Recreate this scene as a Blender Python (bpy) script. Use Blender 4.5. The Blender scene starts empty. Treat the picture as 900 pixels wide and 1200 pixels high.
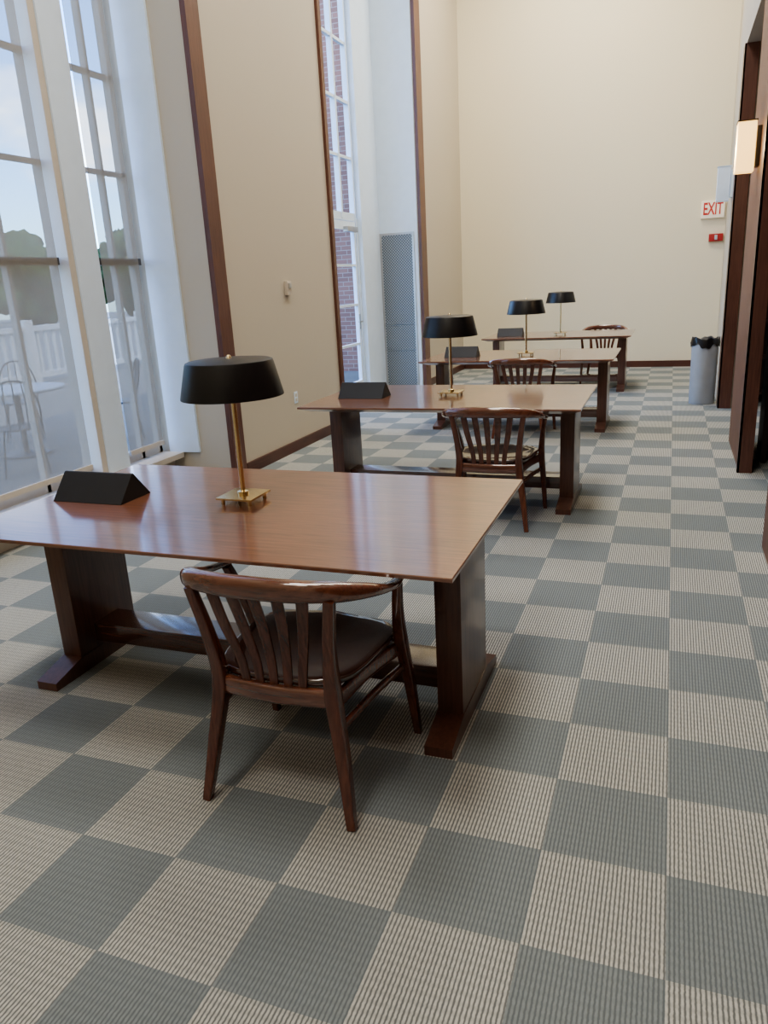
import bpy, bmesh, math, random
from mathutils import Vector, Matrix, noise
random.seed(4)
S = bpy.context.scene
COL = S.collection

# ------------------------------------------------------------------ materials
def newmat(name):
    m = bpy.data.materials.new(name); m.use_nodes = True
    nt = m.node_tree
    b = nt.nodes.get("Principled BSDF")
    return m, nt, b

def plain(name, col, rough=0.6, metal=0.0, noise_amt=0.05, nscale=8.0, coat=0.0, emis=None, estr=0.0, bump=0.0, bscale=200.0):
    m, nt, b = newmat(name)
    tc = nt.nodes.new("ShaderNodeTexCoord")
    n = nt.nodes.new("ShaderNodeTexNoise"); n.inputs["Scale"].default_value = nscale
    n.inputs["Detail"].default_value = 4
    nt.links.new(tc.outputs["Object"], n.inputs["Vector"])
    r = nt.nodes.new("ShaderNodeValToRGB")
    lo = [max(0, c*(1-noise_amt)) for c in col]; hi = [min(1, c*(1+noise_amt)) for c in col]
    r.color_ramp.elements[0].position = 0.3; r.color_ramp.elements[1].position = 0.7
    r.color_ramp.elements[0].color = (*lo, 1); r.color_ramp.elements[1].color = (*hi, 1)
    nt.links.new(n.outputs["Fac"], r.inputs["Fac"])
    nt.links.new(r.outputs["Color"], b.inputs["Base Color"])
    b.inputs["Roughness"].default_value = rough
    b.inputs["Metallic"].default_value = metal
    b.inputs["Coat Weight"].default_value = coat
    if emis:
        b.inputs["Emission Color"].default_value = (*emis, 1)
        b.inputs["Emission Strength"].default_value = estr
    if bump > 0:
        n2 = nt.nodes.new("ShaderNodeTexNoise"); n2.inputs["Scale"].default_value = bscale
        nt.links.new(tc.outputs["Object"], n2.inputs["Vector"])
        bp = nt.nodes.new("ShaderNodeBump"); bp.inputs["Strength"].default_value = bump
        bp.inputs["Distance"].default_value = 0.002
        nt.links.new(n2.outputs["Fac"], bp.inputs["Height"])
        nt.links.new(bp.outputs["Normal"], b.inputs["Normal"])
    return m

def wood(name, c1, c2, axis='X', rough=0.32, coat=0.4, crough=0.12, cior=1.5):
    m, nt, b = newmat(name)
    tc = nt.nodes.new("ShaderNodeTexCoord")
    mp = nt.nodes.new("ShaderNodeMapping")
    sc = {'X': (2.0, 34, 34), 'Y': (34, 2.0, 34), 'Z': (34, 34, 2.0)}[axis]
    mp.inputs["Scale"].default_value = sc
    nt.links.new(tc.outputs["Object"], mp.inputs["Vector"])
    n = nt.nodes.new("ShaderNodeTexNoise"); n.inputs["Scale"].default_value = 2.2
    n.inputs["Detail"].default_value = 7; n.inputs["Roughness"].default_value = 0.62
    n.inputs["Distortion"].default_value = 0.6
    nt.links.new(mp.outputs["Vector"], n.inputs["Vector"])
    n2 = nt.nodes.new("ShaderNodeTexNoise"); n2.inputs["Scale"].default_value = 1.6
    nt.links.new(tc.outputs["Object"], n2.inputs["Vector"])
    mx = nt.nodes.new("ShaderNodeMath"); mx.operation = 'MULTIPLY_ADD'
    mx.inputs[1].default_value = 0.35
    nt.links.new(n2.outputs["Fac"], mx.inputs[0]); 
    ml = nt.nodes.new("ShaderNodeMath"); ml.operation = 'MULTIPLY'; ml.inputs[1].default_value = 0.75
    nt.links.new(n.outputs["Fac"], ml.inputs[0]); nt.links.new(ml.outputs[0], mx.inputs[2])
    r = nt.nodes.new("ShaderNodeValToRGB")
    r.color_ramp.elements[0].position = 0.36; r.color_ramp.elements[1].position = 0.7
    r.color_ramp.elements[0].color = (*c1, 1); r.color_ramp.elements[1].color = (*c2, 1)
    nt.links.new(mx.outputs[0], r.inputs["Fac"])
    nt.links.new(r.outputs["Color"], b.inputs["Base Color"])
    b.inputs["Roughness"].default_value = rough
    b.inputs["Coat Weight"].default_value = coat
    b.inputs["Coat Roughness"].default_value = crough
    b.inputs["Coat IOR"].default_value = cior
    bp = nt.nodes.new("ShaderNodeBump"); bp.inputs["Strength"].default_value = 0.08
    bp.inputs["Distance"].default_value = 0.001
    nt.links.new(n.outputs["Fac"], bp.inputs["Height"]); nt.links.new(bp.outputs["Normal"], b.inputs["Normal"])
    return m

def carpet():
    m, nt, b = newmat("checked_ribbed_carpet")
    g = nt.nodes.new("ShaderNodeNewGeometry")
    s = nt.nodes.new("ShaderNodeSeparateXYZ"); nt.links.new(g.outputs["Position"], s.inputs[0])
    def M(op, a, bb=None, c=None):
        n = nt.nodes.new("ShaderNodeMath"); n.operation = op
        for i, v in enumerate((a, bb, c)):
            if v is None: continue
            if isinstance(v, (int, float)): n.inputs[i].default_value = v
            else: nt.links.new(v, n.inputs[i])
        return n.outputs[0]
    T = 1/3.0
    X, Y = s.outputs[0], s.outputs[1]
    fu = M('FLOOR', M('DIVIDE', M('SUBTRACT', X, 0.07), T))
    fv = M('FLOOR', M('DIVIDE', M('SUBTRACT', Y, 0.125), T))
    par = M('ABSOLUTE', M('MODULO', M('ADD', fu, fv), 2.0))     # 0 = dark
    nz = nt.nodes.new("ShaderNodeTexNoise"); nz.inputs["Scale"].default_value = 80; nz.inputs["Detail"].default_value = 3
    nt.links.new(g.outputs["Position"], nz.inputs["Vector"])
    wob = M('MULTIPLY', M('SUBTRACT', nz.outputs["Fac"], 0.5), 2.6)
    k = 2*math.pi/0.0111
    rib = M('SINE', M('ADD', M('MULTIPLY', M('SUBTRACT', X, 0.07), k), wob))
    r01 = M('ADD', M('MULTIPLY', rib, 0.5), 0.5)
    ribs = M('MINIMUM', M('MAXIMUM', M('MULTIPLY', M('SUBTRACT', r01, 0.10), 1.7), 0.0), 1.0)
    # fainter loop rows crossing the ribs
    row = M('SINE', M('ADD', M('MULTIPLY', M('SUBTRACT', Y, 0.125), 2*math.pi/0.0278), M('MULTIPLY', wob, 0.3)))
    row01 = M('MINIMUM', M('MAXIMUM', M('ADD', M('MULTIPLY', row, 0.8), 0.7), 0.0), 1.0)
    h = M('MULTIPLY', ribs, M('ADD', M('MULTIPLY', row01, 0.20), 0.80))
    def mix(fac, a, bb):
        n = nt.nodes.new("ShaderNodeMix"); n.data_type = 'RGBA'
        if isinstance(fac, float): n.inputs[0].default_value = fac
        else: nt.links.new(fac, n.inputs[0])
        for idx, v in ((6, a), (7, bb)):
            if isinstance(v, tuple): n.inputs[idx].default_value = (*v, 1)
            else: nt.links.new(v, n.inputs[idx])
        return n.outputs[2]
    light = mix(h, (0.165, 0.175, 0.175), (0.535, 0.540, 0.505))
    dark = mix(h, (0.150, 0.172, 0.183), (0.255, 0.290, 0.300))
    c = mix(par, dark, light)
    big = nt.nodes.new("ShaderNodeTexNoise"); big.inputs["Scale"].default_value = 1.3; big.inputs["Detail"].default_value = 5
    nt.links.new(g.outputs["Position"], big.inputs["Vector"])
    mul = nt.nodes.new("ShaderNodeMix"); mul.data_type = 'RGBA'; mul.blend_type = 'MULTIPLY'
    mul.inputs[0].default_value = 1.0
    nt.links.new(c, mul.inputs[6])
    v = M('ADD', M('MULTIPLY', big.outputs["Fac"], 0.25), 0.87)
    cb = nt.nodes.new("ShaderNodeCombineColor")
    for i in range(3): nt.links.new(v, cb.inputs[i])
    nt.links.new(cb.outputs[0], mul.inputs[7])
    nt.links.new(mul.outputs[2], b.inputs["Base Color"])
    b.inputs["Roughness"].default_value = 0.95
    b.inputs["Specular IOR Level"].default_value = 0.15
    bp = nt.nodes.new("ShaderNodeBump"); bp.inputs["Strength"].default_value = 0.3; bp.inputs["Distance"].default_value = 0.002
    nt.links.new(h, bp.inputs["Height"]); nt.links.new(bp.outputs["Normal"], b.inputs["Normal"])
    return m

def brick():
    m, nt, b = newmat("red_brick")
    g = nt.nodes.new("ShaderNodeNewGeometry")
    mp = nt.nodes.new("ShaderNodeMapping"); mp.inputs["Rotation"].default_value = (math.radians(90), 0, 0)
    nt.links.new(g.outputs["Position"], mp.inputs["Vector"])
    t = nt.nodes.new("ShaderNodeTexBrick")
    t.inputs["Color1"].default_value = (0.30, 0.145, 0.11, 1); t.inputs["Color2"].default_value = (0.22, 0.11, 0.085, 1)
    t.inputs["Mortar"].default_value = (0.32, 0.25, 0.22, 1)
    t.inputs["Scale"].default_value = 1.0; t.inputs["Brick Width"].default_value = 0.22
    t.inputs["Row Height"].default_value = 0.08; t.inputs["Mortar Size"].default_value = 0.007
    nt.links.new(mp.outputs["Vector"], t.inputs["Vector"])
    nt.links.new(t.outputs["Color"], b.inputs["Base Color"]); b.inputs["Roughness"].default_value = 0.9
    return m

def shade_fabric():
    m = bpy.data.materials.new("mesh_shade_fabric"); m.use_nodes = True
    nt = m.node_tree; nt.nodes.clear()
    out = nt.nodes.new("ShaderNodeOutputMaterial")
    tr = nt.nodes.new("ShaderNodeBsdfTransparent"); tr.inputs[0].default_value = (1, 0.98, 0.95, 1)
    df = nt.nodes.new("ShaderNodeBsdfDiffuse"); df.inputs[0].default_value = (0.50, 0.455, 0.385, 1)
    tl = nt.nodes.new("ShaderNodeBsdfTranslucent"); tl.inputs[0].default_value = (0.22, 0.185, 0.145, 1)
    m1 = nt.nodes.new("ShaderNodeMixShader"); m1.inputs[0].default_value = 0.45
    nt.links.new(df.outputs[0], m1.inputs[1]); nt.links.new(tl.outputs[0], m1.inputs[2])
    tc = nt.nodes.new("ShaderNodeTexCoord")
    w = nt.nodes.new("ShaderNodeTexNoise"); w.inputs["Scale"].default_value = 3.0; w.inputs["Detail"].default_value = 5
    mp = nt.nodes.new("ShaderNodeMapping"); mp.inputs["Scale"].default_value = (1, 90, 8)
    nt.links.new(tc.outputs["Object"], mp.inputs["Vector"]); nt.links.new(mp.outputs["Vector"], w.inputs["Vector"])
    mm = nt.nodes.new("ShaderNodeMath"); mm.operation = 'MULTIPLY_ADD'; mm.inputs[1].default_value = 0.10; mm.inputs[2].default_value = 0.70
    nt.links.new(w.outputs["Fac"], mm.inputs[0])
    m2 = nt.nodes.new("ShaderNodeMixShader")
    nt.links.new(mm.outputs[0], m2.inputs[0])
    nt.links.new(tr.outputs[0], m2.inputs[1]); nt.links.new(m1.outputs[0], m2.inputs[2])
    nt.links.new(m2.outputs[0], out.inputs[0])
    return m

def perforated():
    m, nt, b = newmat("perforated_metal")
    g = nt.nodes.new("ShaderNodeNewGeometry"); s = nt.nodes.new("ShaderNodeSeparateXYZ")
    nt.links.new(g.outputs["Position"], s.inputs[0])
    def M(op, a, bb=None):
        n = nt.nodes.new("ShaderNodeMath"); n.operation = op
        for i, v in enumerate((a, bb)):
            if v is None: continue
            if isinstance(v, (int, float)): n.inputs[i].default_value = v
            else: nt.links.new(v, n.inputs[i])
        return n.outputs[0]
    k = 2*math.pi/0.040
    a = M('SINE', M('MULTIPLY', s.outputs[0], k)); c = M('SINE', M('MULTIPLY', s.outputs[2], k))
    f = M('GREATER_THAN', M('MULTIPLY', a, c), -0.08)
    mx = nt.nodes.new("ShaderNodeMix"); mx.data_type = 'RGBA'
    nt.links.new(f, mx.inputs[0])
    mx.inputs[6].default_value = (0.34, 0.38, 0.42, 1); mx.inputs[7].default_value = (0.11, 0.135, 0.16, 1)
    nt.links.new(mx.outputs[2], b.inputs["Base Color"]); b.inputs["Roughness"].default_value = 0.5
    return m

CARPET = carpet(); BRICK = brick(); SHADE = shade_fabric(); PERF = perforated()
WALL = plain("cream_wall_paint", (0.56, 0.51, 0.42), 0.85, noise_amt=0.004, nscale=1.0)
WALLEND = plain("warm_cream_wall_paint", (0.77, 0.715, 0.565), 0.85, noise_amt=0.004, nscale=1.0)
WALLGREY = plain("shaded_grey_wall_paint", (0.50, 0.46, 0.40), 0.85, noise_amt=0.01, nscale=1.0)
WHITE = plain("daylight_tinted_white_paint", (0.72, 0.83, 0.95), 0.5, noise_amt=0.02)  # white paint tinted blue to carry the daylight glow in its colour
OFFW = plain("offwhite_frame_paint", (0.60, 0.54, 0.46), 0.6, noise_amt=0.02)
TRANS = plain("backlit_dark_transom_paint", (0.07, 0.065, 0.06), 0.6, noise_amt=0.02)  # backlit darkness of the bar is put into the colour
CEIL = plain("ceiling_paint", (0.8, 0.77, 0.7), 0.9, noise_amt=0.02)
TRIMW = wood("mahogany_trim", (0.085, 0.034, 0.024), (0.16, 0.066, 0.045), 'Z', 0.4, 0.2)
PANEL = wood("brown_wood_panel", (0.12, 0.055, 0.037), (0.21, 0.098, 0.064), 'Z', 0.5, 0.0)
TRIMY = wood("mahogany_baseboard", (0.06, 0.02, 0.014), (0.11, 0.04, 0.026), 'Y', 0.4, 0.2)
TOPW = wood("cherry_table_top", (0.125, 0.048, 0.027), (0.265, 0.108, 0.060), 'X', 0.28, 1.0, 0.10, 1.8)
LEGW = wood("dark_table_leg_wood", (0.060, 0.024, 0.016), (0.135, 0.054, 0.034), 'Z', 0.34, 0.6)
RAILW = wood("dark_table_rail_wood", (0.060, 0.024, 0.017), (0.13, 0.054, 0.036), 'X', 0.25, 1.0, 0.12, 1.8)
CHW = wood("mahogany_chair_wood", (0.060, 0.018, 0.010), (0.165, 0.052, 0.028), 'Z', 0.26, 0.8, 0.08)
CHX = wood("mahogany_chair_rail_wood", (0.080, 0.026, 0.015), (0.22, 0.075, 0.040), 'X', 0.20, 1.0, 0.05, 1.8)
SEATW = wood("shaded_chair_seat_wood", (0.020, 0.007, 0.005), (0.060, 0.019, 0.011), 'Y', 0.18, 1.0, 0.05, 1.8)  # seat wood darkened in colour for the shadow it sits in
BLACK = plain("black_enamel", (0.010, 0.010, 0.011), 0.38, noise_amt=0.1)
BLACKM = plain("black_matte_board", (0.012, 0.012, 0.013), 0.55, noise_amt=0.1)
BRASS = plain("polished_brass", (0.80, 0.66, 0.40), 0.22, 1.0, 0.04, 20)
LAMPIN = plain("lamp_inner_white", (0.6, 0.57, 0.5), 0.6)
GREYP = plain("grey_plastic", (0.40, 0.43, 0.48), 0.5)
BAG = plain("black_bin_bag", (0.012, 0.012, 0.014), 0.3, noise_amt=0.2, bump=0.8, bscale=40)
RED = plain("alarm_red", (0.38, 0.03, 0.03), 0.4)
SIGNW = plain("exit_sign_face", (0.85, 0.78, 0.66), 0.5, emis=(1, 0.9, 0.75), estr=0.15)
EXITR = plain("exit_red", (0.50, 0.05, 0.04), 0.5, emis=(0.9, 0.06, 0.04), estr=0.08)
GLOW = plain("lit_sconce_glass", (0.9, 0.75, 0.5), 0.5, emis=(1.0, 0.60, 0.20), estr=2.0)
DIMG = plain("unlit_sconce_glass_daylight_glow", (0.62, 0.70, 0.80), 0.4, emis=(0.6, 0.75, 0.95), estr=0.15)  # blue tint and faint emission stand in for daylight on the glass
BRONZE = plain("bronze_fitting", (0.10, 0.075, 0.05), 0.4, 0.8)
METAL = plain("satin_metal", (0.5, 0.5, 0.5), 0.35, 0.9)
LIGHTM = plain("fill_panel_diffuser", (0.9, 0.9, 0.85), 0.6, emis=(1, 0.93, 0.8), estr=4.0)  # glowing face of the added fill panels
PAVE = plain("patio_paving", (0.17, 0.165, 0.15), 0.9, noise_amt=0.12, nscale=1.5)
LEAF = plain("tree_leaves", (0.032, 0.066, 0.018), 0.9, noise_amt=0.7, nscale=2.2, bump=1.0, bscale=8)
BARK = plain("tree_bark", (0.09, 0.065, 0.045), 0.9, noise_amt=0.3)
RAILP = plain("white_railing_paint", (0.55, 0.55, 0.53), 0.6)
PATIOM = plain("patio_metal", (0.05, 0.05, 0.05), 0.5)
DARKIN = wood("dark_bookcase_wood", (0.025, 0.010, 0.008), (0.05, 0.02, 0.015), 'Z', 0.5, 0.1)

# ------------------------------------------------------------------ helpers
def obj_from_bm(bm, name, mat, loc=(0, 0, 0), smooth=False, angle=None):
    me = bpy.data.meshes.new(name)
    bmesh.ops.recalc_face_normals(bm, faces=bm.faces[:])
    bm.to_mesh(me); bm.free()
    if mat: me.materials.append(mat)
    o = bpy.data.objects.new(name, me); o.location = loc
    COL.objects.link(o)
    if smooth:
        for p in me.polygons: p.use_smooth = True
        try: me.set_sharp_from_angle(angle=math.radians(angle or 40))
        except Exception: pass
    return o

def addbox(bm, x0, x1, y0, y1, z0, z1, bev=0.0):
    r = bmesh.ops.create_cube(bm, size=1.0)
    vs = r['verts']
    for v in vs:
        v.co = Vector(((x0+x1)/2+v.co.x*(x1-x0), (y0+y1)/2+v.co.y*(y1-y0), (z0+z1)/2+v.co.z*(z1-z0)))
    if bev > 0:
        es = list({e for v in vs for e in v.link_edges})
        bmesh.ops.bevel(bm, geom=es, offset=bev, segments=2, affect='EDGES', profile=0.7)

def box(name, x0, x1, y0, y1, z0, z1, mat, bev=0.0, parent=None, kind=None):
    """box in world coordinates (or parent-local), object origin at its centre"""
    cx, cy, cz = (x0+x1)/2, (y0+y1)/2, (z0+z1)/2
    bm = bmesh.new()
    addbox(bm, x0-cx, x1-cx, y0-cy, y1-cy, z0-cz, z1-cz, bev)
    o = obj_from_bm(bm, name, mat, (cx, cy, cz), smooth=bev > 0, angle=50)
    if parent: o.parent = parent
    if kind: o["kind"] = kind
    return o

def multibox(name, boxes, mat, kind=None, parent=None, bev=0.0):
    bm = bmesh.new()
    xs = [b[0] for b in boxes]+[b[1] for b in boxes]; ys = [b[2] for b in boxes]+[b[3] for b in boxes]; zs = [b[4] for b in boxes]
    c = Vector(((min(xs)+max(xs))/2, (min(ys)+max(ys))/2, min(zs)))
    for b in boxes: addbox(bm, b[0]-c.x, b[1]-c.x, b[2]-c.y, b[3]-c.y, b[4]-c.z, b[5]-c.z, bev)
    o = obj_from_bm(bm, name, mat, c)
    if kind: o["kind"] = kind
    if parent: o.parent = parent
    return o

def catmull(pts, n=8):
    P = [Vector(p) for p in pts]
    P = [P[0]*2-P[1]] + P + [P[-1]*2-P[-2]]
    out = []
    for i in range(1, len(P)-2):
        for j in range(n):
            t = j/n
            a, b, c, d = P[i-1], P[i], P[i+1], P[i+2]
            out.append(0.5*((2*b)+(c-a)*t+(2*a-5*b+4*c-d)*t*t+(-a+3*b-3*c+d)*t**3))
    out.append(P[-2].copy())
    return out

def lerp_list(vals, n):
    if not isinstance(vals, (list, tuple)): return [vals]*n
    out = []
    for i in range(n):
        t = i/(n-1)*(len(vals)-1); k = min(int(t), len(vals)-2); f = t-k
        out.append(vals[k]*(1-f)+vals[k+1]*f)
    return out

def sweep(bm, pts, w, h, ref=(0, 1, 0), n=16, pw=4.0, flatends=False):
    ref = Vector(ref); N = len(pts); W = lerp_list(w, N); H = lerp_list(h, N)
    rings = []
    for i, p in enumerate(pts):
        t = (pts[min(i+1, N-1)]-pts[max(i-1, 0)]).normalized()
        side = t.cross(ref).normalized(); nr = side.cross(t).normalized()
        ring = []
        for k in range(n):
            a = 2*math.pi*(k+0.5)/n
            ca, sa = math.cos(a), math.sin(a)
            x = math.copysign(abs(ca)**(2/pw), ca)*W[i]/2; y = math.copysign(abs(sa)**(2/pw), sa)*H[i]/2
            ring.append(bm.verts.new(p+side*x+nr*y))
        rings.append(ring)
    for i in range(N-1):
        for k in range(n):
            bm.faces.new((rings[i][k], rings[i][(k+1) % n], rings[i+1][(k+1) % n], rings[i+1][k]))
    bm.faces.new(rings[0][::-1]); bm.faces.new(rings[-1])

def swept(name, pts, w, h, mat, parent=None, ref=(0, 1, 0), smoothn=8, pw=4.0, n=16):
    bm = bmesh.new()
    p = catmull(pts, smoothn) if smoothn > 1 and len(pts) > 2 else [Vector(q) for q in pts]
    sweep(bm, p, w, h, ref, n, pw)
    o = obj_from_bm(bm, name, mat, smooth=True, angle=55)
    if parent: o.parent = parent
    return o

def lathe(name, prof, mat, parent=None, seg=48, loc=(0, 0, 0), sharp=40):
    bm = bmesh.new(); rings = []
    for r, z in prof:
        if r < 1e-5: rings.append([bm.verts.new((0, 0, z))])
        else: rings.append([bm.verts.new((r*math.cos(2*math.pi*k/seg), r*math.sin(2*math.pi*k/seg), z)) for k in range(seg)])
    for a, b in zip(rings, rings[1:]):
        for k in range(seg):
            k2 = (k+1) % seg
            if len(a) == 1 and len(b) == 1: continue
            if len(a) == 1: bm.faces.new((a[0], b[k], b[k2]))
            elif len(b) == 1: bm.faces.new((a[k], a[k2], b[0]))
            else: bm.faces.new((a[k], a[k2], b[k2], b[k]))
    o = obj_from_bm(bm, name, mat, loc, smooth=True, angle=sharp)
    if parent: o.parent = parent
    return o

def root(name, loc, label, category, group=None, rot=0.0):
    e = bpy.data.objects.new(name, None); e.empty_display_size = 0.1
    e.location = loc; e.rotation_euler = (0, 0, rot)
    COL.objects.link(e); e["label"] = label; e["category"] = category
    if group: e["group"] = group
    return e

def tag(o, label, category, group=None):
    o["label"] = label; o["category"] = category
    if group: o["group"] = group
    return o

def copy_thing(src, loc, rot=None, label=None):
    n = src.copy(); COL.objects.link(n); n.location = loc
    if rot is not None: n.rotation_euler = (0, 0, rot)
    if label: n["label"] = label
    def rec(s, d):
        for c in s.children:
            if c is d: continue
            k = c.copy(); COL.objects.link(k); k.parent = d
            rec(c, k)
    rec(src, n)
    return n

# ------------------------------------------------------------------ room shell
H = 7.0
XL, XW = -3.44, -4.05          # left wall face, window plane
XR = 0.56                      # right pier face
YE = 13.35                     # end wall
YB = -3.0
ST = "structure"
box("floor", -4.25, 3.6, YB, YE+0.1, -0.12, 0.0, CARPET, kind=ST)
box("ceiling", -4.25, 3.6, YB, YE+0.1, H, H+0.15, CEIL, kind=ST)
box("wall_end", -4.25, 3.6, YE, YE+0.2, 0, H, WALLEND, kind=ST)
box("wall_back", -4.25, 3.6, YB-0.2, YB, 0, H, WALL, kind=ST)
BAYS = [(2.33, 5.43), (7.86, 10.96)]
for a, b in ((YB, BAYS[0][0]), (BAYS[0][1], BAYS[1][0]), (BAYS[1][1], YE)):
    box("wall_left", -4.22, XL, a, b, 0, H, WALL, kind=ST)
ZW = 6.3
for a, b in BAYS:
    box("wall_left_header", -4.22, XL-0.15, a, b, ZW, H, WALL, kind=ST)
# baseboards
box("baseboard_left", XL, XL+0.02, 5.64, 7.80, 0, 0.10, TRIMY, kind=ST)
box("baseboard_left", XL, XL+0.02, 11.25, YE, 0, 0.10, TRIMY, kind=ST)
box("baseboard_end", XL+0.02, 0.70, YE-0.02, YE, 0, 0.10, TRIMY, kind=ST)
# mahogany corner trims
box("trim_1", XL-0.01, XL+0.035, 5.42, 5.60, 0, H, TRIMW, kind=ST)
box("trim_2", XL-0.01, XL+0.03, 7.80, 7.87, 0, H, TRIMW, kind=ST)
box("trim_3", XL-0.01, XL+0.035, 10.95, 11.20, 0, H, TRIMW, kind=ST)
# white jamb panels on the reveals that face the camera
box("trim_4", -4.04, -3.74, 5.405, 5.43, 0.245, ZW, WHITE, kind=ST)
box("trim_5", -4.04, XL-0.02, 10.935, 10.96, 0.0, ZW, WHITE, kind=ST)
# window 1: sill wall, frame
multibox("wall_left_sill", [(-4.22, -4.02, 2.33, 5.43, 0, 0.20), (-4.22, -3.90, 2.33, 5.405, 0.20, 0.245)], OFFW, kind=ST)
fr = []
fx0, fx1 = -4.16, -4.11
zs1 = [2.47, 3.15, 3.82, 4.5, 5.2, 5.9]
fr += [(fx0, fx1, 2.33, 5.40, z-0.016, z+0.016) for z in zs1]
fr += [(fx0, fx1, 2.33, 5.40, 0.245, 0.33), (fx0, fx1, 2.33, 5.40, ZW-0.08, ZW)]
for y in (2.36, 3.05, 3.55, 4.06, 5.14, 5.38):
    fr.append((fx0, fx1, y-0.016, y+0.016, 0.245, ZW))
multibox("window_1", fr, OFFW, kind=ST)
multibox("trim_12", [(fx0-0.01, fx1+0.055, 2.35, 4.47, 1.795, 1.845), (fx0-0.01, fx1+0.055, 4.85, 5.38, 1.795, 1.845)], TRANS, kind=ST)
multibox("trim_6", [(-4.18, -4.00, 4.50, 4.56, 0.245, ZW)], OFFW, kind=ST)
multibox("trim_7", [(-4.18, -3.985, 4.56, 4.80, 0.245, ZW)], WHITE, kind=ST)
# window 2 + door
GE = 10.22
fr = []
for z in [2.42, 3.15, 3.82, 4.5, 5.2, 5.9]:
    e = 0.05 if z == 2.42 else 0.018
    fr.append((fx0, fx1, 7.86, GE, z-e, z+e))
for y in (7.9, 8.5, 9.2, 9.76, GE-0.02):
    fr.append((fx0-0.01, fx1+0.01, y-0.022, y+0.022, 2.40, ZW))
fr += [(fx0, fx1, 7.86, 9.14, 0.0, 0.3), (fx0, fx1, 7.86, GE, ZW-0.06, ZW), (fx0, fx1, 7.86, 7.95, 0, 2.4), (fx0, fx1, 8.5, 8.55, 0, 2.4),
       (fx0, fx1, 7.86, 9.14, 1.2, 1.24), (fx0-0.02, fx1+0.02, 9.14, 9.21, 0, 2.4), (fx0-0.02, fx1+0.02, GE-0.04, GE+0.02, 0, 2.4)]
multibox("window_2", fr, WHITE, kind=ST)
box("trim_8", -4.18, -4.03, GE+0.02, 10.96, 0, ZW, WHITE, kind=ST)
d = []
dx0, dx1 = -4.14, -4.10
d += [(dx0, dx1, 9.22, 9.29, 0.01, 2.36), (dx0, dx1, 10.11, 10.17, 0.01, 2.36), (dx0, dx1, 9.29, 10.11, 0.01, 0.24), (dx0, dx1, 9.29, 10.11, 2.25, 2.36)]
for z in (0.75, 1.28, 1.8): d.append((dx0, dx1, 9.29, 10.11, z-0.016, z+0.016))
door = multibox("door_1", d, WHITE, kind=ST)
dl = door.location.copy()
dc = box("door_closer", -4.10, -4.03, 9.75, 10.10, 2.22, 2.29, METAL, 0.008)
dc.parent = door; dc.location = dc.location-dl
hb = [(-4.10, -4.092, 10.11, 10.16, 0.95, 1.15), (-4.065, -4.05, 10.00, 10.14, 1.04, 1.06), (-4.095, -4.055, 10.125, 10.141, 1.042, 1.058)]
dh = multibox("door_handle", hb, METAL); dh.parent = door; dh.location = dh.location-dl
# perforated grille on reveal
gr = root("heating_grille", (-3.77, 10.935, 0.0), "tall blue-grey perforated metal heating grille in the window reveal", "grille")
for nm, z0, z1 in (("lower_panel", 0.02, 0.57), ("middle_panel", 0.577, 0.938), ("upper_panel", 0.945, 2.20)):
    box(nm, -0.23, 0.23, -0.015, 0.0, z0, z1, PERF, parent=gr)
multibox_fr = [(-0.26, -0.23, -0.02, 0, 0, 2.23), (0.23, 0.26, -0.02, 0, 0, 2.23), (-0.23, 0.23, -0.02, 0, 0, 0.02), (-0.23, 0.23, -0.02, 0, 2.20, 2.23)]
multibox("grille_frame", multibox_fr, METAL, parent=gr).location = (0, -0.01, 0)

# roller shades
def roller(y0, y1):
    r = root("roller_shade", (-4.035, (y0+y1)/2, 0.33), "translucent grey-beige mesh roller shade drawn down over tall window", "window shade", "mesh roller shades")
    w = (y1-y0)/2
    bm = bmesh.new()
    V = [bm.verts.new((0, -w, 0.02)), bm.verts.new((0, w, 0.02)), bm.verts.new((0, w, 5.87)), bm.verts.new((0, -w, 5.87))]
    bm.faces.new(V)
    f = obj_from_bm(bm, "shade_fabric", SHADE); f.parent = r
    box("hem_bar", -0.012, 0.012, -w, w, -0.005, 0.035, OFFW, 0.003, parent=r)
    t = lathe("roller_tube", [(0, -w), (0.03, -w), (0.03, w), (0, w)], WHITE, parent=r, seg=20)
    t.rotation_euler = (math.radians(90), 0, 0); t.location = (0, 0, 5.89)
roller(2.36, 4.43); roller(4.88, 5.32)

# ------------------------------------------------------------------ right side
ZO = 3.65
box("wall_right", XR, XR+0.30, YB, 4.57, 0, ZO, PANEL, kind=ST)
box("wall_right", XR, XR+0.09, 6.33, 7.53, 0, ZO, PANEL, kind=ST)
box("wall_right", XR, XR+0.13, 9.33, 10.3, 0, ZO, WALL, kind=ST)
box("wall_right", 0.70, 0.9, 10.3, YE, 0, ZO, WALL, kind=ST)
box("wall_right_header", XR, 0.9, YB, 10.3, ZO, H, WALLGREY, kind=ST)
box("wall_right_header", 0.70, 0.9, 10.3, YE, ZO, H, WALL, kind=ST)
box("wall_alcove", 3.4, 3.6, YB, YE, 0, ZO, DARKIN, kind=ST)
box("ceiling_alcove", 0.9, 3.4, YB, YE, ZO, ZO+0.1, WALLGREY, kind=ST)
multibox("trim_10", [(XR-0.015, XR, 6.30, 6.38, 0, ZO), (XR-0.015, XR+0.09, 6.30, 6.33, 0, ZO)], TRIMW, kind=ST)
multibox("trim_11", [(XR-0.015, XR, 9.30, 9.50, 0, ZO), (XR-0.015, XR+0.12, 9.30, 9.33, 0, ZO)], TRIMW, kind=ST)
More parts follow.
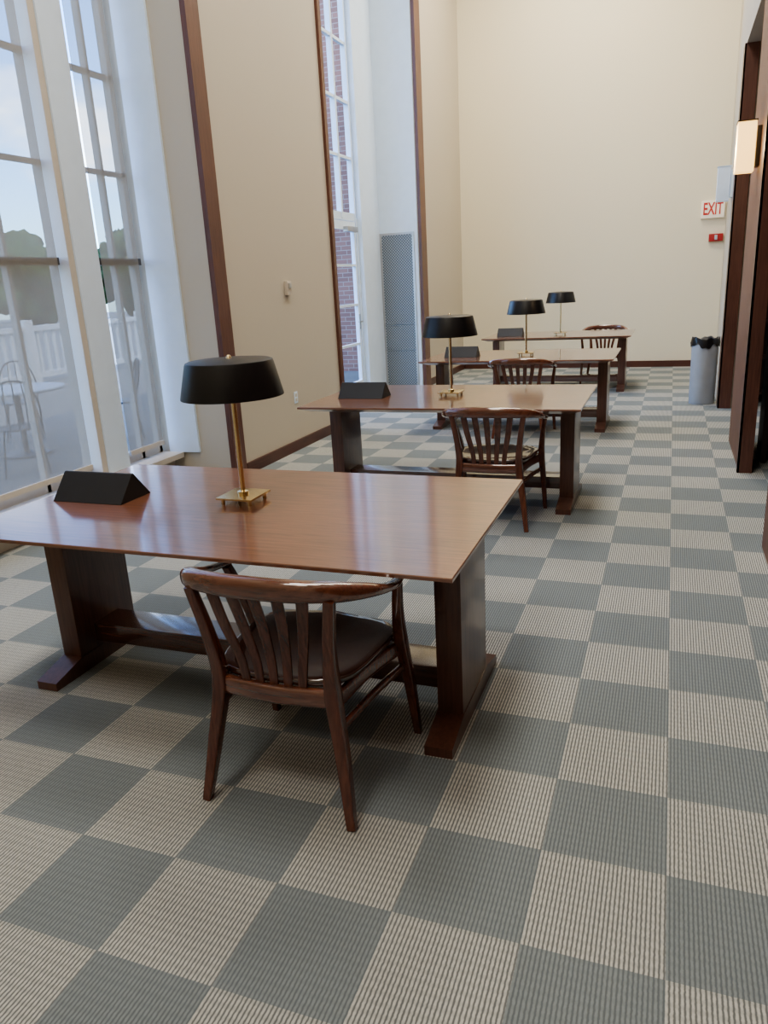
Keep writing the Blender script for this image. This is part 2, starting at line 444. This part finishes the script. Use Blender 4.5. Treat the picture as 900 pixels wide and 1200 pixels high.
def bookcase(y):
    r = root("bookcase", (2.0, y, 0), "tall dark wood bookcase inside the alcove", "bookcase", "alcove bookcases")
    bx = [(-1.26, -1.22, -0.3, 0, 0, 3.5), (1.22, 1.26, -0.3, 0, 0, 3.5), (-0.02, 0.02, -0.3, 0, 0, 3.5), (-1.26, 1.26, -0.02, 0, 0, 3.5), (-1.26, 1.26, -0.3, 0, 3.46, 3.5)]
    multibox("bookcase_body", bx, DARKIN, parent=r)
    for c in r.children: c.location = (0, -0.15, 0)
    for z in (0.1, 0.5, 0.9, 1.3, 1.7, 2.1, 2.5, 3.0):
        box("shelf", -1.22, 1.22, -0.29, -0.02, z, z+0.03, DARKIN, parent=r)
bookcase(6.95); bookcase(9.95)

# sconces
def sconce(y, mat, fit, label):
    r = root("wall_sconce", (XR, y, 2.40), label, "wall light", "wall sconces on the wood piers")
    box("glass_shade", -0.165, -0.035, -0.08, 0.08, -0.175, 0.175, mat, 0.006, parent=r)
    box("wall_plate", -0.03, 0, -0.07, 0.07, -0.14, 0.14, fit, 0.003, parent=r)
    multibox("shade_cap", [(-0.17, -0.03, -0.085, 0.085, 0, 0.008)], fit, parent=r).location = (-0.10, 0, 0.176)
    return r
sconce(6.9, GLOW, BRONZE, "lit boxy wall sconce glowing warm on wood pier")
sconce(9.8, DIMG, WHITE, "unlit boxy pale glass wall sconce on cream pier")

# exit sign
ex = root("exit_sign", (0.505, YE, 2.24), "white exit sign with red lettering on the cream wall", "exit sign")
box("sign_housing", -0.165, 0.165, -0.05, 0, 0, 0.25, SIGNW, 0.006, parent=ex)
def text_mesh(s, size, mat, name, ext=0.002):
    cu = bpy.data.curves.new(name, 'FONT'); cu.body = s; cu.size = size; cu.extrude = ext
    cu.align_x = 'CENTER'; cu.align_y = 'CENTER'; cu.offset = 0.003
    t = bpy.data.objects.new(name, cu); COL.objects.link(t)
    dg = bpy.context.evaluated_depsgraph_get()
    me = bpy.data.meshes.new_from_object(t.evaluated_get(dg))
    COL.objects.unlink(t); bpy.data.objects.remove(t)
    me.materials.clear(); me.materials.append(mat)
    o = bpy.data.objects.new(name, me); COL.objects.link(o); return o
t = text_mesh("EXIT", 0.17, EXITR, "sign_lettering"); t.parent = ex
t.rotation_euler = (math.radians(90), 0, 0); t.location = (0, -0.053, 0.125); t.scale = (0.8, 1.45, 1)
al = root("fire_alarm_strobe", (0.575, YE, 1.90), "red fire alarm strobe with small clear lens", "fire alarm")
box("alarm_body", -0.10, 0.10, -0.05, 0, 0, 0.11, RED, 0.006, parent=al)
box("strobe_lens", -0.02, 0.02, -0.075, -0.05, 0.02, 0.09, GREYP, 0.006, parent=al)

# thermostat, outlets
th = root("thermostat", (XL, 6.70, 1.49), "small beige wall thermostat", "thermostat")
box("thermostat_body", 0, 0.035, -0.04, 0.04, 0, 0.13, OFFW, 0.006, parent=th)
box("thermostat_cover", 0.035, 0.045, -0.025, 0.025, 0.06, 0.11, METAL, 0.002, parent=th)
ou = root("wall_outlet", (XL, 6.70, 0.46), "white electrical outlet plate on the cream wall", "outlet")
box("cover_plate", 0, 0.006, -0.035, 0.035, 0, 0.115, WHITE, 0.002, parent=ou)
for z in (0.02, 0.065): box("socket", 0.006, 0.009, -0.017, 0.017, z, z+0.03, LAMPIN, 0.001, parent=ou)

# ------------------------------------------------------------------ table
TW, TD = 1.95, 1.12
def build_table(loc):
    r = root("reading_table", loc, "cherry wood library reading table with trestle legs", "table", "reading tables in a row")
    bm = bmesh.new()
    # slab with knife edge underside bevel
    def ring(w, dd, z): return [bm.verts.new((sx*w/2, sy*dd/2, z)) for sx, sy in ((-1, -1), (1, -1), (1, 1), (-1, 1))]
    prof = [(TW-0.004, TD-0.004, 0.75), (TW, TD, 0.747), (TW, TD, 0.737), (TW-0.16, TD-0.16, 0.708)]
    R = [ring(*p) for p in prof]
    bm.faces.new(R[0]); bm.faces.new(R[-1][::-1])
    for a, b in zip(R, R[1:]):
        for k in range(4): bm.faces.new((a[k], a[(k+1) % 4], b[(k+1) % 4], b[k]))
    o = obj_from_bm(bm, "tabletop", TOPW); o.parent = r
    for s in (-1, 1):
        xo = s*(TW/2-0.075-0.049)
        box("leg", xo-0.047, xo+0.047, -0.19, 0.18, 0.07, 0.709, LEGW, 0.004, parent=r)
        bm = bmesh.new()
        L = 0.355
        pr = [(-L, 0), (L, 0), (L, 0.035), (0.18, 0.075), (-0.19, 0.075), (-L, 0.035)]
        A = [bm.verts.new((-0.05, y, z)) for y, z in pr]; B = [bm.verts.new((0.05, y, z)) for y, z in pr]
        bm.faces.new(A[::-1]); bm.faces.new(B)
        for k in range(6): bm.faces.new((A[k], A[(k+1) % 6], B[(k+1) % 6], B[k]))
        f = obj_from_bm(bm, "foot", LEGW, (xo, 0, 0)); f.parent = r
    box("stretcher", -TW/2+0.17, TW/2-0.17, -0.085, 0.075, 0.105, 0.190, RAILW, 0.004, parent=r)
    return r
TABS = [(-1.517, 2.485), (-1.465, 5.32), (-1.468, 8.15), (-1.44, 10.90)]
t0 = build_table((TABS[0][0], TABS[0][1], 0))
for x, y in TABS[1:]: copy_thing(t0, (x, y, 0))

# ------------------------------------------------------------------ lamp
def build_lamp(loc):
    r = root("table_lamp", loc, "brass desk lamp with wide black metal shade on the table", "lamp", "table lamps on the reading tables")
    bm = bmesh.new()
    addbox(bm, -0.08, 0.08, -0.08, 0.08, 0.022, 0.030, 0.001)
    for sx in (-1, 1):
        for sy in (-1, 1):
            c = bmesh.ops.create_cone(bm, cap_ends=True, segments=14, radius1=0.008, radius2=0.008, depth=0.022)
            bmesh.ops.translate(bm, verts=c['verts'], vec=(sx*0.06, sy*0.06, 0.011))
    b = obj_from_bm(bm, "base", BRASS, smooth=True, angle=30); b.parent = r
    lathe("pole", [(0, 0.03), (0.022, 0.03), (0.022, 0.042), (0.0105, 0.046), (0.0105, 0.50), (0.014, 0.503), (0.014, 0.53), (0, 0.53)], BRASS, parent=r, seg=24)
    prof = [(0.0, 0.568), (0.05, 0.567), (0.154, 0.561), (0.1655, 0.557), (0.169, 0.549), (0.198, 0.426), (0.198, 0.422), (0.195, 0.422), (0.166, 0.546), (0.0, 0.555)]
    lathe("lamp_shade", prof, BLACK, parent=r, seg=64, sharp=35)
    lathe("finial", [(0, 0.566), (0.012, 0.567), (0.009, 0.574), (0.005, 0.580), (0, 0.581)], BRASS, parent=r, seg=16)
    lathe("bulb", [(0, 0.47), (0.018, 0.474), (0.026, 0.49), (0.02, 0.51), (0.012, 0.53), (0, 0.535)], LAMPIN, parent=r, seg=20)
    return r
LX = [(-1.575, 2.540), (-1.475, 5.34), (-1.417, 8.12), (-1.42, 10.82)]
l0 = build_lamp((LX[0][0], LX[0][1], 0.75))
for x, y in LX[1:]: copy_thing(l0, (x, y, 0.75))

# ------------------------------------------------------------------ tent signs
def tent(x, y, rot=0.0, first=None):
    if first:
        return copy_thing(first, (x, y, 0.75), rot)
    bm = bmesh.new()
    L, D, Hh = 0.175, 0.100, 0.108
    pr = [(-D, 0), (D, 0), (0.006, Hh), (-0.006, Hh)]
    A = [bm.verts.new((-L, a, b)) for a, b in pr]; B = [bm.verts.new((L, a, b)) for a, b in pr]
    bm.faces.new(A[::-1]); bm.faces.new(B)
    for k in range(4): bm.faces.new((A[k], A[(k+1) % 4], B[(k+1) % 4], B[k]))
    bmesh.ops.bevel(bm, geom=bm.edges[:], offset=0.002, segments=1, affect='EDGES')
    o = obj_from_bm(bm, "table_sign_holder", BLACKM, (x, y, 0.75))
    o.rotation_euler = (0, 0, rot)
    tag(o, "black wedge shaped tent sign holder on the table", "sign holder", "tent sign holders on the tables")
    return o
s0 = tent(-2.235, 2.485, 0.0)
tent(-2.12, 5.25, 0.0, s0); tent(-2.09, 8.05, 0.0, s0); tent(-2.09, 10.75, 0.0, s0)

# ------------------------------------------------------------------ chair
def build_chair(loc, rot=0.0):
    r = root("library_chair", loc, "dark mahogany chair with curved slatted back at the reading table", "chair", "mahogany chairs at the reading tables", rot)
    # seat: thin saddle
    bm = bmesh.new(); seg = 48
    SY = 0.235
    def outl(a, s):
        ca, sa = math.cos(a), math.sin(a); p = 3.8
        x = math.copysign(abs(ca)**(2/p), ca); y = math.copysign(abs(sa)**(2/p), sa)
        wx = 0.252+0.022*y
        return x*wx*s, 0.02+y*SY*s
    def dish(x, y):
        rr = min(1, (x/0.24)**2+((y-0.0)/0.228)**2)
        ridge = 0.008*math.exp(-(x/0.03)**2)*max(0, (y-0.02)/0.2)
        return -0.020*(1-rr)**1.0+ridge
    rings = []
    top = 0.448
    c = bm.verts.new((0, 0.02, top+dish(0, 0.02)))
    for s in (0.15, 0.3, 0.45, 0.6, 0.75, 0.88, 0.97):
        rg = []
        for k in range(seg):
            x, y = outl(2*math.pi*k/seg, s); rg.append(bm.verts.new((x, y, top+dish(x, y))))
        rings.append(rg)
    for s, z in ((0.995, top-0.003), (1.0, top-0.010), (0.985, top-0.022), (0.93, top-0.034)):
        rg = []
        for k in range(seg):
            x, y = outl(2*math.pi*k/seg, s); rg.append(bm.verts.new((x, y, z)))
        rings.append(rg)
    for k in range(seg): bm.faces.new((c, rings[0][k], rings[0][(k+1) % seg]))
    for a, b in zip(rings, rings[1:]):
        for k in range(seg): bm.faces.new((a[k], b[k], b[(k+1) % seg], a[(k+1) % seg]))
    bm.faces.new(rings[-1])
    o = obj_from_bm(bm, "seat", SEATW, smooth=True, angle=60); o.parent = r
    # legs
    for s in (-1, 1):
        swept("leg", [(s*0.252, -0.275, 0), (s*0.222, -0.235, 0.2), (s*0.192, -0.208, 0.40), (s*0.200, -0.228, 0.56), (s*0.226, -0.258, 0.735)],
              [0.028, 0.038, 0.046, 0.036, 0.032], [0.028, 0.040, 0.047, 0.034, 0.026], CHW, r, pw=7, n=20)
        # front leg runs on past the seat to carry the wrapped end of the rail
        swept("leg", [(s*0.288, 0.268, 0), (s*0.280, 0.225, 0.22), (s*0.275, 0.165, 0.42), (s*0.288, 0.115, 0.55), (s*0.308, 0.070, 0.668)], [0.026, 0.035, 0.041, 0.032, 0.028], [0.026, 0.037, 0.043, 0.034, 0.028], CHW, r, pw=7, n=20)
        swept("stretcher", [(s*0.213, -0.215, 0.305), (s*0.238, 0.0, 0.307), (s*0.270, 0.195, 0.305)], 0.018, 0.026, CHW, r, ref=(0, 0, 1))
        swept("seat_rail", [(s*0.195, -0.20, 0.382), (s*0.220, 0.0, 0.385), (s*0.258, 0.17, 0.382)], 0.022, 0.055, CHW, r, ref=(0, 0, 1))
    swept("seat_rail", [(-0.19, -0.205, 0.392), (0, -0.222, 0.392), (0.19, -0.205, 0.392)], 0.030, 0.060, CHX, r, ref=(0, 0, 1))
    swept("seat_rail", [(-0.26, 0.18, 0.382), (0, 0.215, 0.385), (0.26, 0.18, 0.382)], 0.022, 0.055, CHX, r, ref=(0, 0, 1))
    # bow crest rail wrapping forward into short arms
    half = [(0.310, 0.090, 0.676), (0.318, 0.02, 0.684), (0.315, -0.06, 0.701), (0.296, -0.150, 0.729), (0.238, -0.232, 0.751), (0.125, -0.276, 0.760)]
    pts = [(-a, b_, c_) for a, b_, c_ in half]+[(0, -0.288, 0.763)]+[p for p in half[::-1]]
    wv = [0.030, 0.038, 0.042, 0.048, 0.050, 0.048]; hv = [0.016, 0.020, 0.026, 0.042, 0.058, 0.066]
    b = swept("backrest", pts, wv+[0.046]+wv[::-1], hv+[0.068]+hv[::-1], CHX, r, ref=(0, 0, 1), pw=2.8, smoothn=8, n=20)
    for k in (-2, -1, 0, 1, 2):
        xt = k*0.074; xb = k*0.047
        yt = [-0.287, -0.282, -0.269][abs(k)]
        swept("slat", [(xb, -0.212, 0.41), (xb*1.12, -0.218, 0.50), (xt*0.88, -0.245, 0.62), (xt, yt, 0.74)], [0.028, 0.031, 0.036, 0.038], 0.010, CHW, b, ref=(0, 1, 0), pw=7)
    return r
c0 = build_chair((-1.066, 1.990, 0), 0.0)
copy_thing(c0, (-1.04, 4.835, 0), 0.0)
copy_thing(c0, (-1.37, 7.66, 0), 0.0)
copy_thing(c0, (-0.90, 11.60, 0), math.pi)

# ------------------------------------------------------------------ trash can
tr = root("trash_can", (0.388, 9.68, 0), "slim grey plastic trash can lined with black bag", "trash can")
lathe("can_body", [(0, 0), (0.138, 0), (0.142, 0.01), (0.146, 0.72), (0.146, 0.735), (0.139, 0.735), (0.132, 0.02), (0, 0.02)], GREYP, parent=tr, seg=40)
bm = bmesh.new(); seg = 72; rings = []
for i, (rr, z, am) in enumerate([(0.156, 0.672, 0.012), (0.153, 0.70, 0.007), (0.153, 0.735, 0.005), (0.148, 0.755, 0.006), (0.136, 0.745, 0.004), (0.124, 0.6, 0.004), (0.11, 0.4, 0.008)]):
    rg = []
    for k in range(seg):
        a = 2*math.pi*k/seg
        q = am*(math.sin(5*a+i*0.4)+0.6*math.sin(11*a+0.7*i)+0.5*math.sin(2*a+1))
        rg.append(bm.verts.new(((rr+abs(q)*0.4)*math.cos(a), (rr+abs(q)*0.4)*math.sin(a), z+q*1.8)))
    rings.append(rg)
for a, b in zip(rings, rings[1:]):
    for k in range(seg): bm.faces.new((a[k], a[(k+1) % seg], b[(k+1) % seg], b[k]))
bm.faces.new(rings[-1])
o = obj_from_bm(bm, "bin_liner", BAG, smooth=True, angle=80); o.parent = tr

# ------------------------------------------------------------------ fill lights added at the unseen ceiling to brighten the room
for i, y in enumerate((-0.8, 2.2, 5.2, 8.2, 11.2)):
    r = root("ceiling_fill_light", (-1.4, y, H), "unseen fill light panel added at the ceiling", "fill light", "added ceiling fill lights")
    box("fill_light_housing", -0.62, 0.62, -0.32, 0.32, -0.06, 0, WHITE, parent=r)
    box("fill_light_diffuser", -0.58, 0.58, -0.28, 0.28, -0.07, -0.06, LIGHTM, parent=r)
    ld = bpy.data.lights.new("ceiling_fill_lamp", 'AREA'); ld.shape = 'RECTANGLE'; ld.size = 1.5; ld.size_y = 1.2
    ld.energy = 98 if i < 4 else 185; ld.color = (1.0, 0.94, 0.85) if i < 4 else (1.0, 0.90, 0.74)
    lo = bpy.data.objects.new("ceiling_fill_lamp", ld); lo.location = (0, 0, -0.12); COL.objects.link(lo); lo.parent = r
# small lamp inside lit sconce
ld = bpy.data.lights.new("sconce_lamp", 'POINT'); ld.energy = 12; ld.color = (1, 0.75, 0.45); ld.shadow_soft_size = 0.08
lo = bpy.data.objects.new("sconce_lamp", ld); lo.location = (0.30, 6.9, 2.4); COL.objects.link(lo)

# ------------------------------------------------------------------ outside
box("ground", -60, -4.25, -30, 70, -0.5, -0.06, PAVE, kind=ST)
bw = box("wall_brick_wing", -8.2, -4.23, 13.7, 14.1, -0.06, 9, BRICK, kind=ST)
# railing
rb = []
for i in range(150):
    y = -6+i*0.22
    rb.append((-12.02, -11.98, y-0.03, y+0.03, 0.05, 1.0))
rb += [(-12.06, -11.94, -6.2, 27, 0.98, 1.08), (-12.05, -11.95, -6.2, 27, 0.06, 0.16)]
for i in range(10): rb.append((-12.1, -11.9, -6.1+i*3.6, -5.9+i*3.6, -0.06, 1.2))
rl = multibox("terrace_railing", rb, RAILP)
tag(rl, "white painted terrace railing with upright balusters", "railing")
# trees
def tree(loc):
    r = root("tree", loc, "leafy green tree beyond the terrace", "tree", "trees beyond the terrace")
    swept("trunk", [(0, 0, 0), (0.05, 0.1, 1.5), (0, 0, 3.2)], [0.5, 0.35, 0.25], [0.5, 0.35, 0.25], BARK, r, pw=2)
    bm = bmesh.new()
    for k in range(26):
        c = bmesh.ops.create_icosphere(bm, subdivisions=3, radius=1.0)
        an = random.uniform(0, 6.28); rd = random.uniform(0.3, 3.0); zz = random.uniform(1.4, 5.4)
        rd *= 1-0.5*max(0, (zz-4)/1.6)
        off = Vector((rd*math.cos(an), rd*math.sin(an), zz))
        rad = random.uniform(0.7, 1.2)
        for v in c['verts']:
            v.co = off+v.co*rad*(1+0.5*noise.noise(v.co*3.3+off)+0.25*noise.noise(v.co*8+off))
    o = obj_from_bm(bm, "foliage", LEAF, smooth=True, angle=180); o.parent = r
    return r
tr0 = tree((-36, 12, -0.5))
for i, (x, y, s) in enumerate([(-38, 20.5, 1.0), (-35, 29, 0.95), (-38, 38, 1.0), (-37, 48, 1.1), (-27, 43, 0.85), (-28, 53, 1.1), (-50, 27, 1.3), (-50, 45, 1.4), (-49, 16, 1.3)]):
    n = copy_thing(tr0, (x, y, -0.5), random.uniform(0, 6)); n.scale = (s, s, s*0.95)
# patio set
pt = root("patio_table", (-6.6, 6.3, -0.06), "round metal patio table on the terrace", "table")
lathe("table_top", [(0, 0.70), (0.50, 0.70), (0.51, 0.715), (0.5, 0.73), (0, 0.73)], RAILP, parent=pt)
lathe("pedestal", [(0, 0), (0.25, 0), (0.25, 0.02), (0.03, 0.05), (0.03, 0.70), (0, 0.70)], PATIOM, parent=pt, seg=24)
def pchair(loc, rot):
    r = root("patio_chair", loc, "wire metal patio chair on the terrace", "chair", "patio chairs on the terrace", rot)
    lathe("seat", [(0, 0.44), (0.21, 0.44), (0.22, 0.45), (0.21, 0.46), (0, 0.455)], PATIOM, parent=r, seg=28)
    for sx in (-1, 1):
        for sy in (-1, 1):
            swept("leg", [(sx*0.2, sy*0.2, 0), (sx*0.17, sy*0.17, 0.25), (sx*0.14, sy*0.14, 0.45)], 0.018, 0.018, PATIOM, r, pw=2, n=8)
    bk = swept("backrest", [(-0.2, -0.14, 0.45), (-0.2, -0.22, 0.7), (-0.12, -0.26, 0.88), (0, -0.27, 0.92), (0.12, -0.26, 0.88), (0.2, -0.22, 0.7), (0.2, -0.14, 0.45)], 0.018, 0.018, PATIOM, r, pw=2, n=8, ref=(0, 1, 0.3))
    for k in (-1, 0, 1):
        swept("back_bar", [(k*0.08, -0.16, 0.45), (k*0.09, -0.23, 0.7), (k*0.08, -0.262, 0.9)], 0.012, 0.012, PATIOM, bk, pw=2, n=8)
    return r
p0 = pchair((-5.9, 5.6, -0.06), 0.8)
copy_thing(p0, (-7.3, 5.5, -0.06), -0.7); copy_thing(p0, (-7.4, 7.1, -0.06), -2.4); copy_thing(p0, (-6.0, 7.2, -0.06), 2.4)

# ------------------------------------------------------------------ world + sun
w = bpy.data.worlds.new("World"); S.world = w; w.use_nodes = True
nt = w.node_tree; bg = nt.nodes["Background"]
sky = nt.nodes.new("ShaderNodeTexSky"); sky.sky_type = 'NISHITA'; sky.sun_disc = False
sky.sun_elevation = math.radians(52); sky.sun_rotation = math.radians(120)
tc = nt.nodes.new("ShaderNodeTexCoord")
nz = nt.nodes.new("ShaderNodeTexNoise"); nz.inputs["Scale"].default_value = 4.5; nz.inputs["Detail"].default_value = 7
mp = nt.nodes.new("ShaderNodeMapping"); mp.inputs["Scale"].default_value = (1, 1, 2.6)
nt.links.new(tc.outputs["Generated"], mp.inputs["Vector"]); nt.links.new(mp.outputs["Vector"], nz.inputs["Vector"])
rp = nt.nodes.new("ShaderNodeValToRGB"); rp.color_ramp.elements[0].position = 0.52; rp.color_ramp.elements[1].position = 0.68
nt.links.new(nz.outputs["Fac"], rp.inputs["Fac"])
tint = nt.nodes.new("ShaderNodeMix"); tint.data_type = 'RGBA'; tint.blend_type = 'MULTIPLY'; tint.inputs[0].default_value = 1.0
nt.links.new(sky.outputs[0], tint.inputs[6]); tint.inputs[7].default_value = (0.52, 0.78, 1.15, 1)
mx = nt.nodes.new("ShaderNodeMix"); mx.data_type = 'RGBA'
nt.links.new(rp.outputs["Color"], mx.inputs[0]); nt.links.new(tint.outputs[2], mx.inputs[6]); mx.inputs[7].default_value = (5.2, 5.8, 6.6, 1)
nt.links.new(mx.outputs[2], bg.inputs["Color"]); bg.inputs["Strength"].default_value = 1.2
sl = bpy.data.lights.new("sun", 'SUN'); sl.energy = 3.2; sl.angle = math.radians(1); sl.color = (1, 0.95, 0.86)
so = bpy.data.objects.new("sun", sl); COL.objects.link(so)
so.rotation_euler = Vector((-0.55, 0.35, -0.95)).to_track_quat('-Z', 'Y').to_euler(); so.location = (10, -10, 20)
try:
    S.view_settings.look = 'AgX - Medium High Contrast'
except Exception as e:
    print(e)

# ------------------------------------------------------------------ camera
cam = bpy.data.cameras.new("camera"); co = bpy.data.objects.new("camera", cam); COL.objects.link(co)
cam.sensor_fit = 'VERTICAL'; cam.sensor_height = 36; cam.lens = 885/1200*36; cam.clip_end = 300
fwd = Vector((-0.3427, 0.8932, -0.2912)).normalized()
xa = Vector((0.9379, 0.3432, -0.0511)); xa = (xa-fwd*xa.dot(fwd)).normalized()
za = -fwd
ya = za.cross(xa)
Mx = Matrix(((xa.x, ya.x, za.x, 0), (xa.y, ya.y, za.y, 0), (xa.z, ya.z, za.z, 1.565), (0, 0, 0, 1)))
co.matrix_world = Mx
S.camera = co
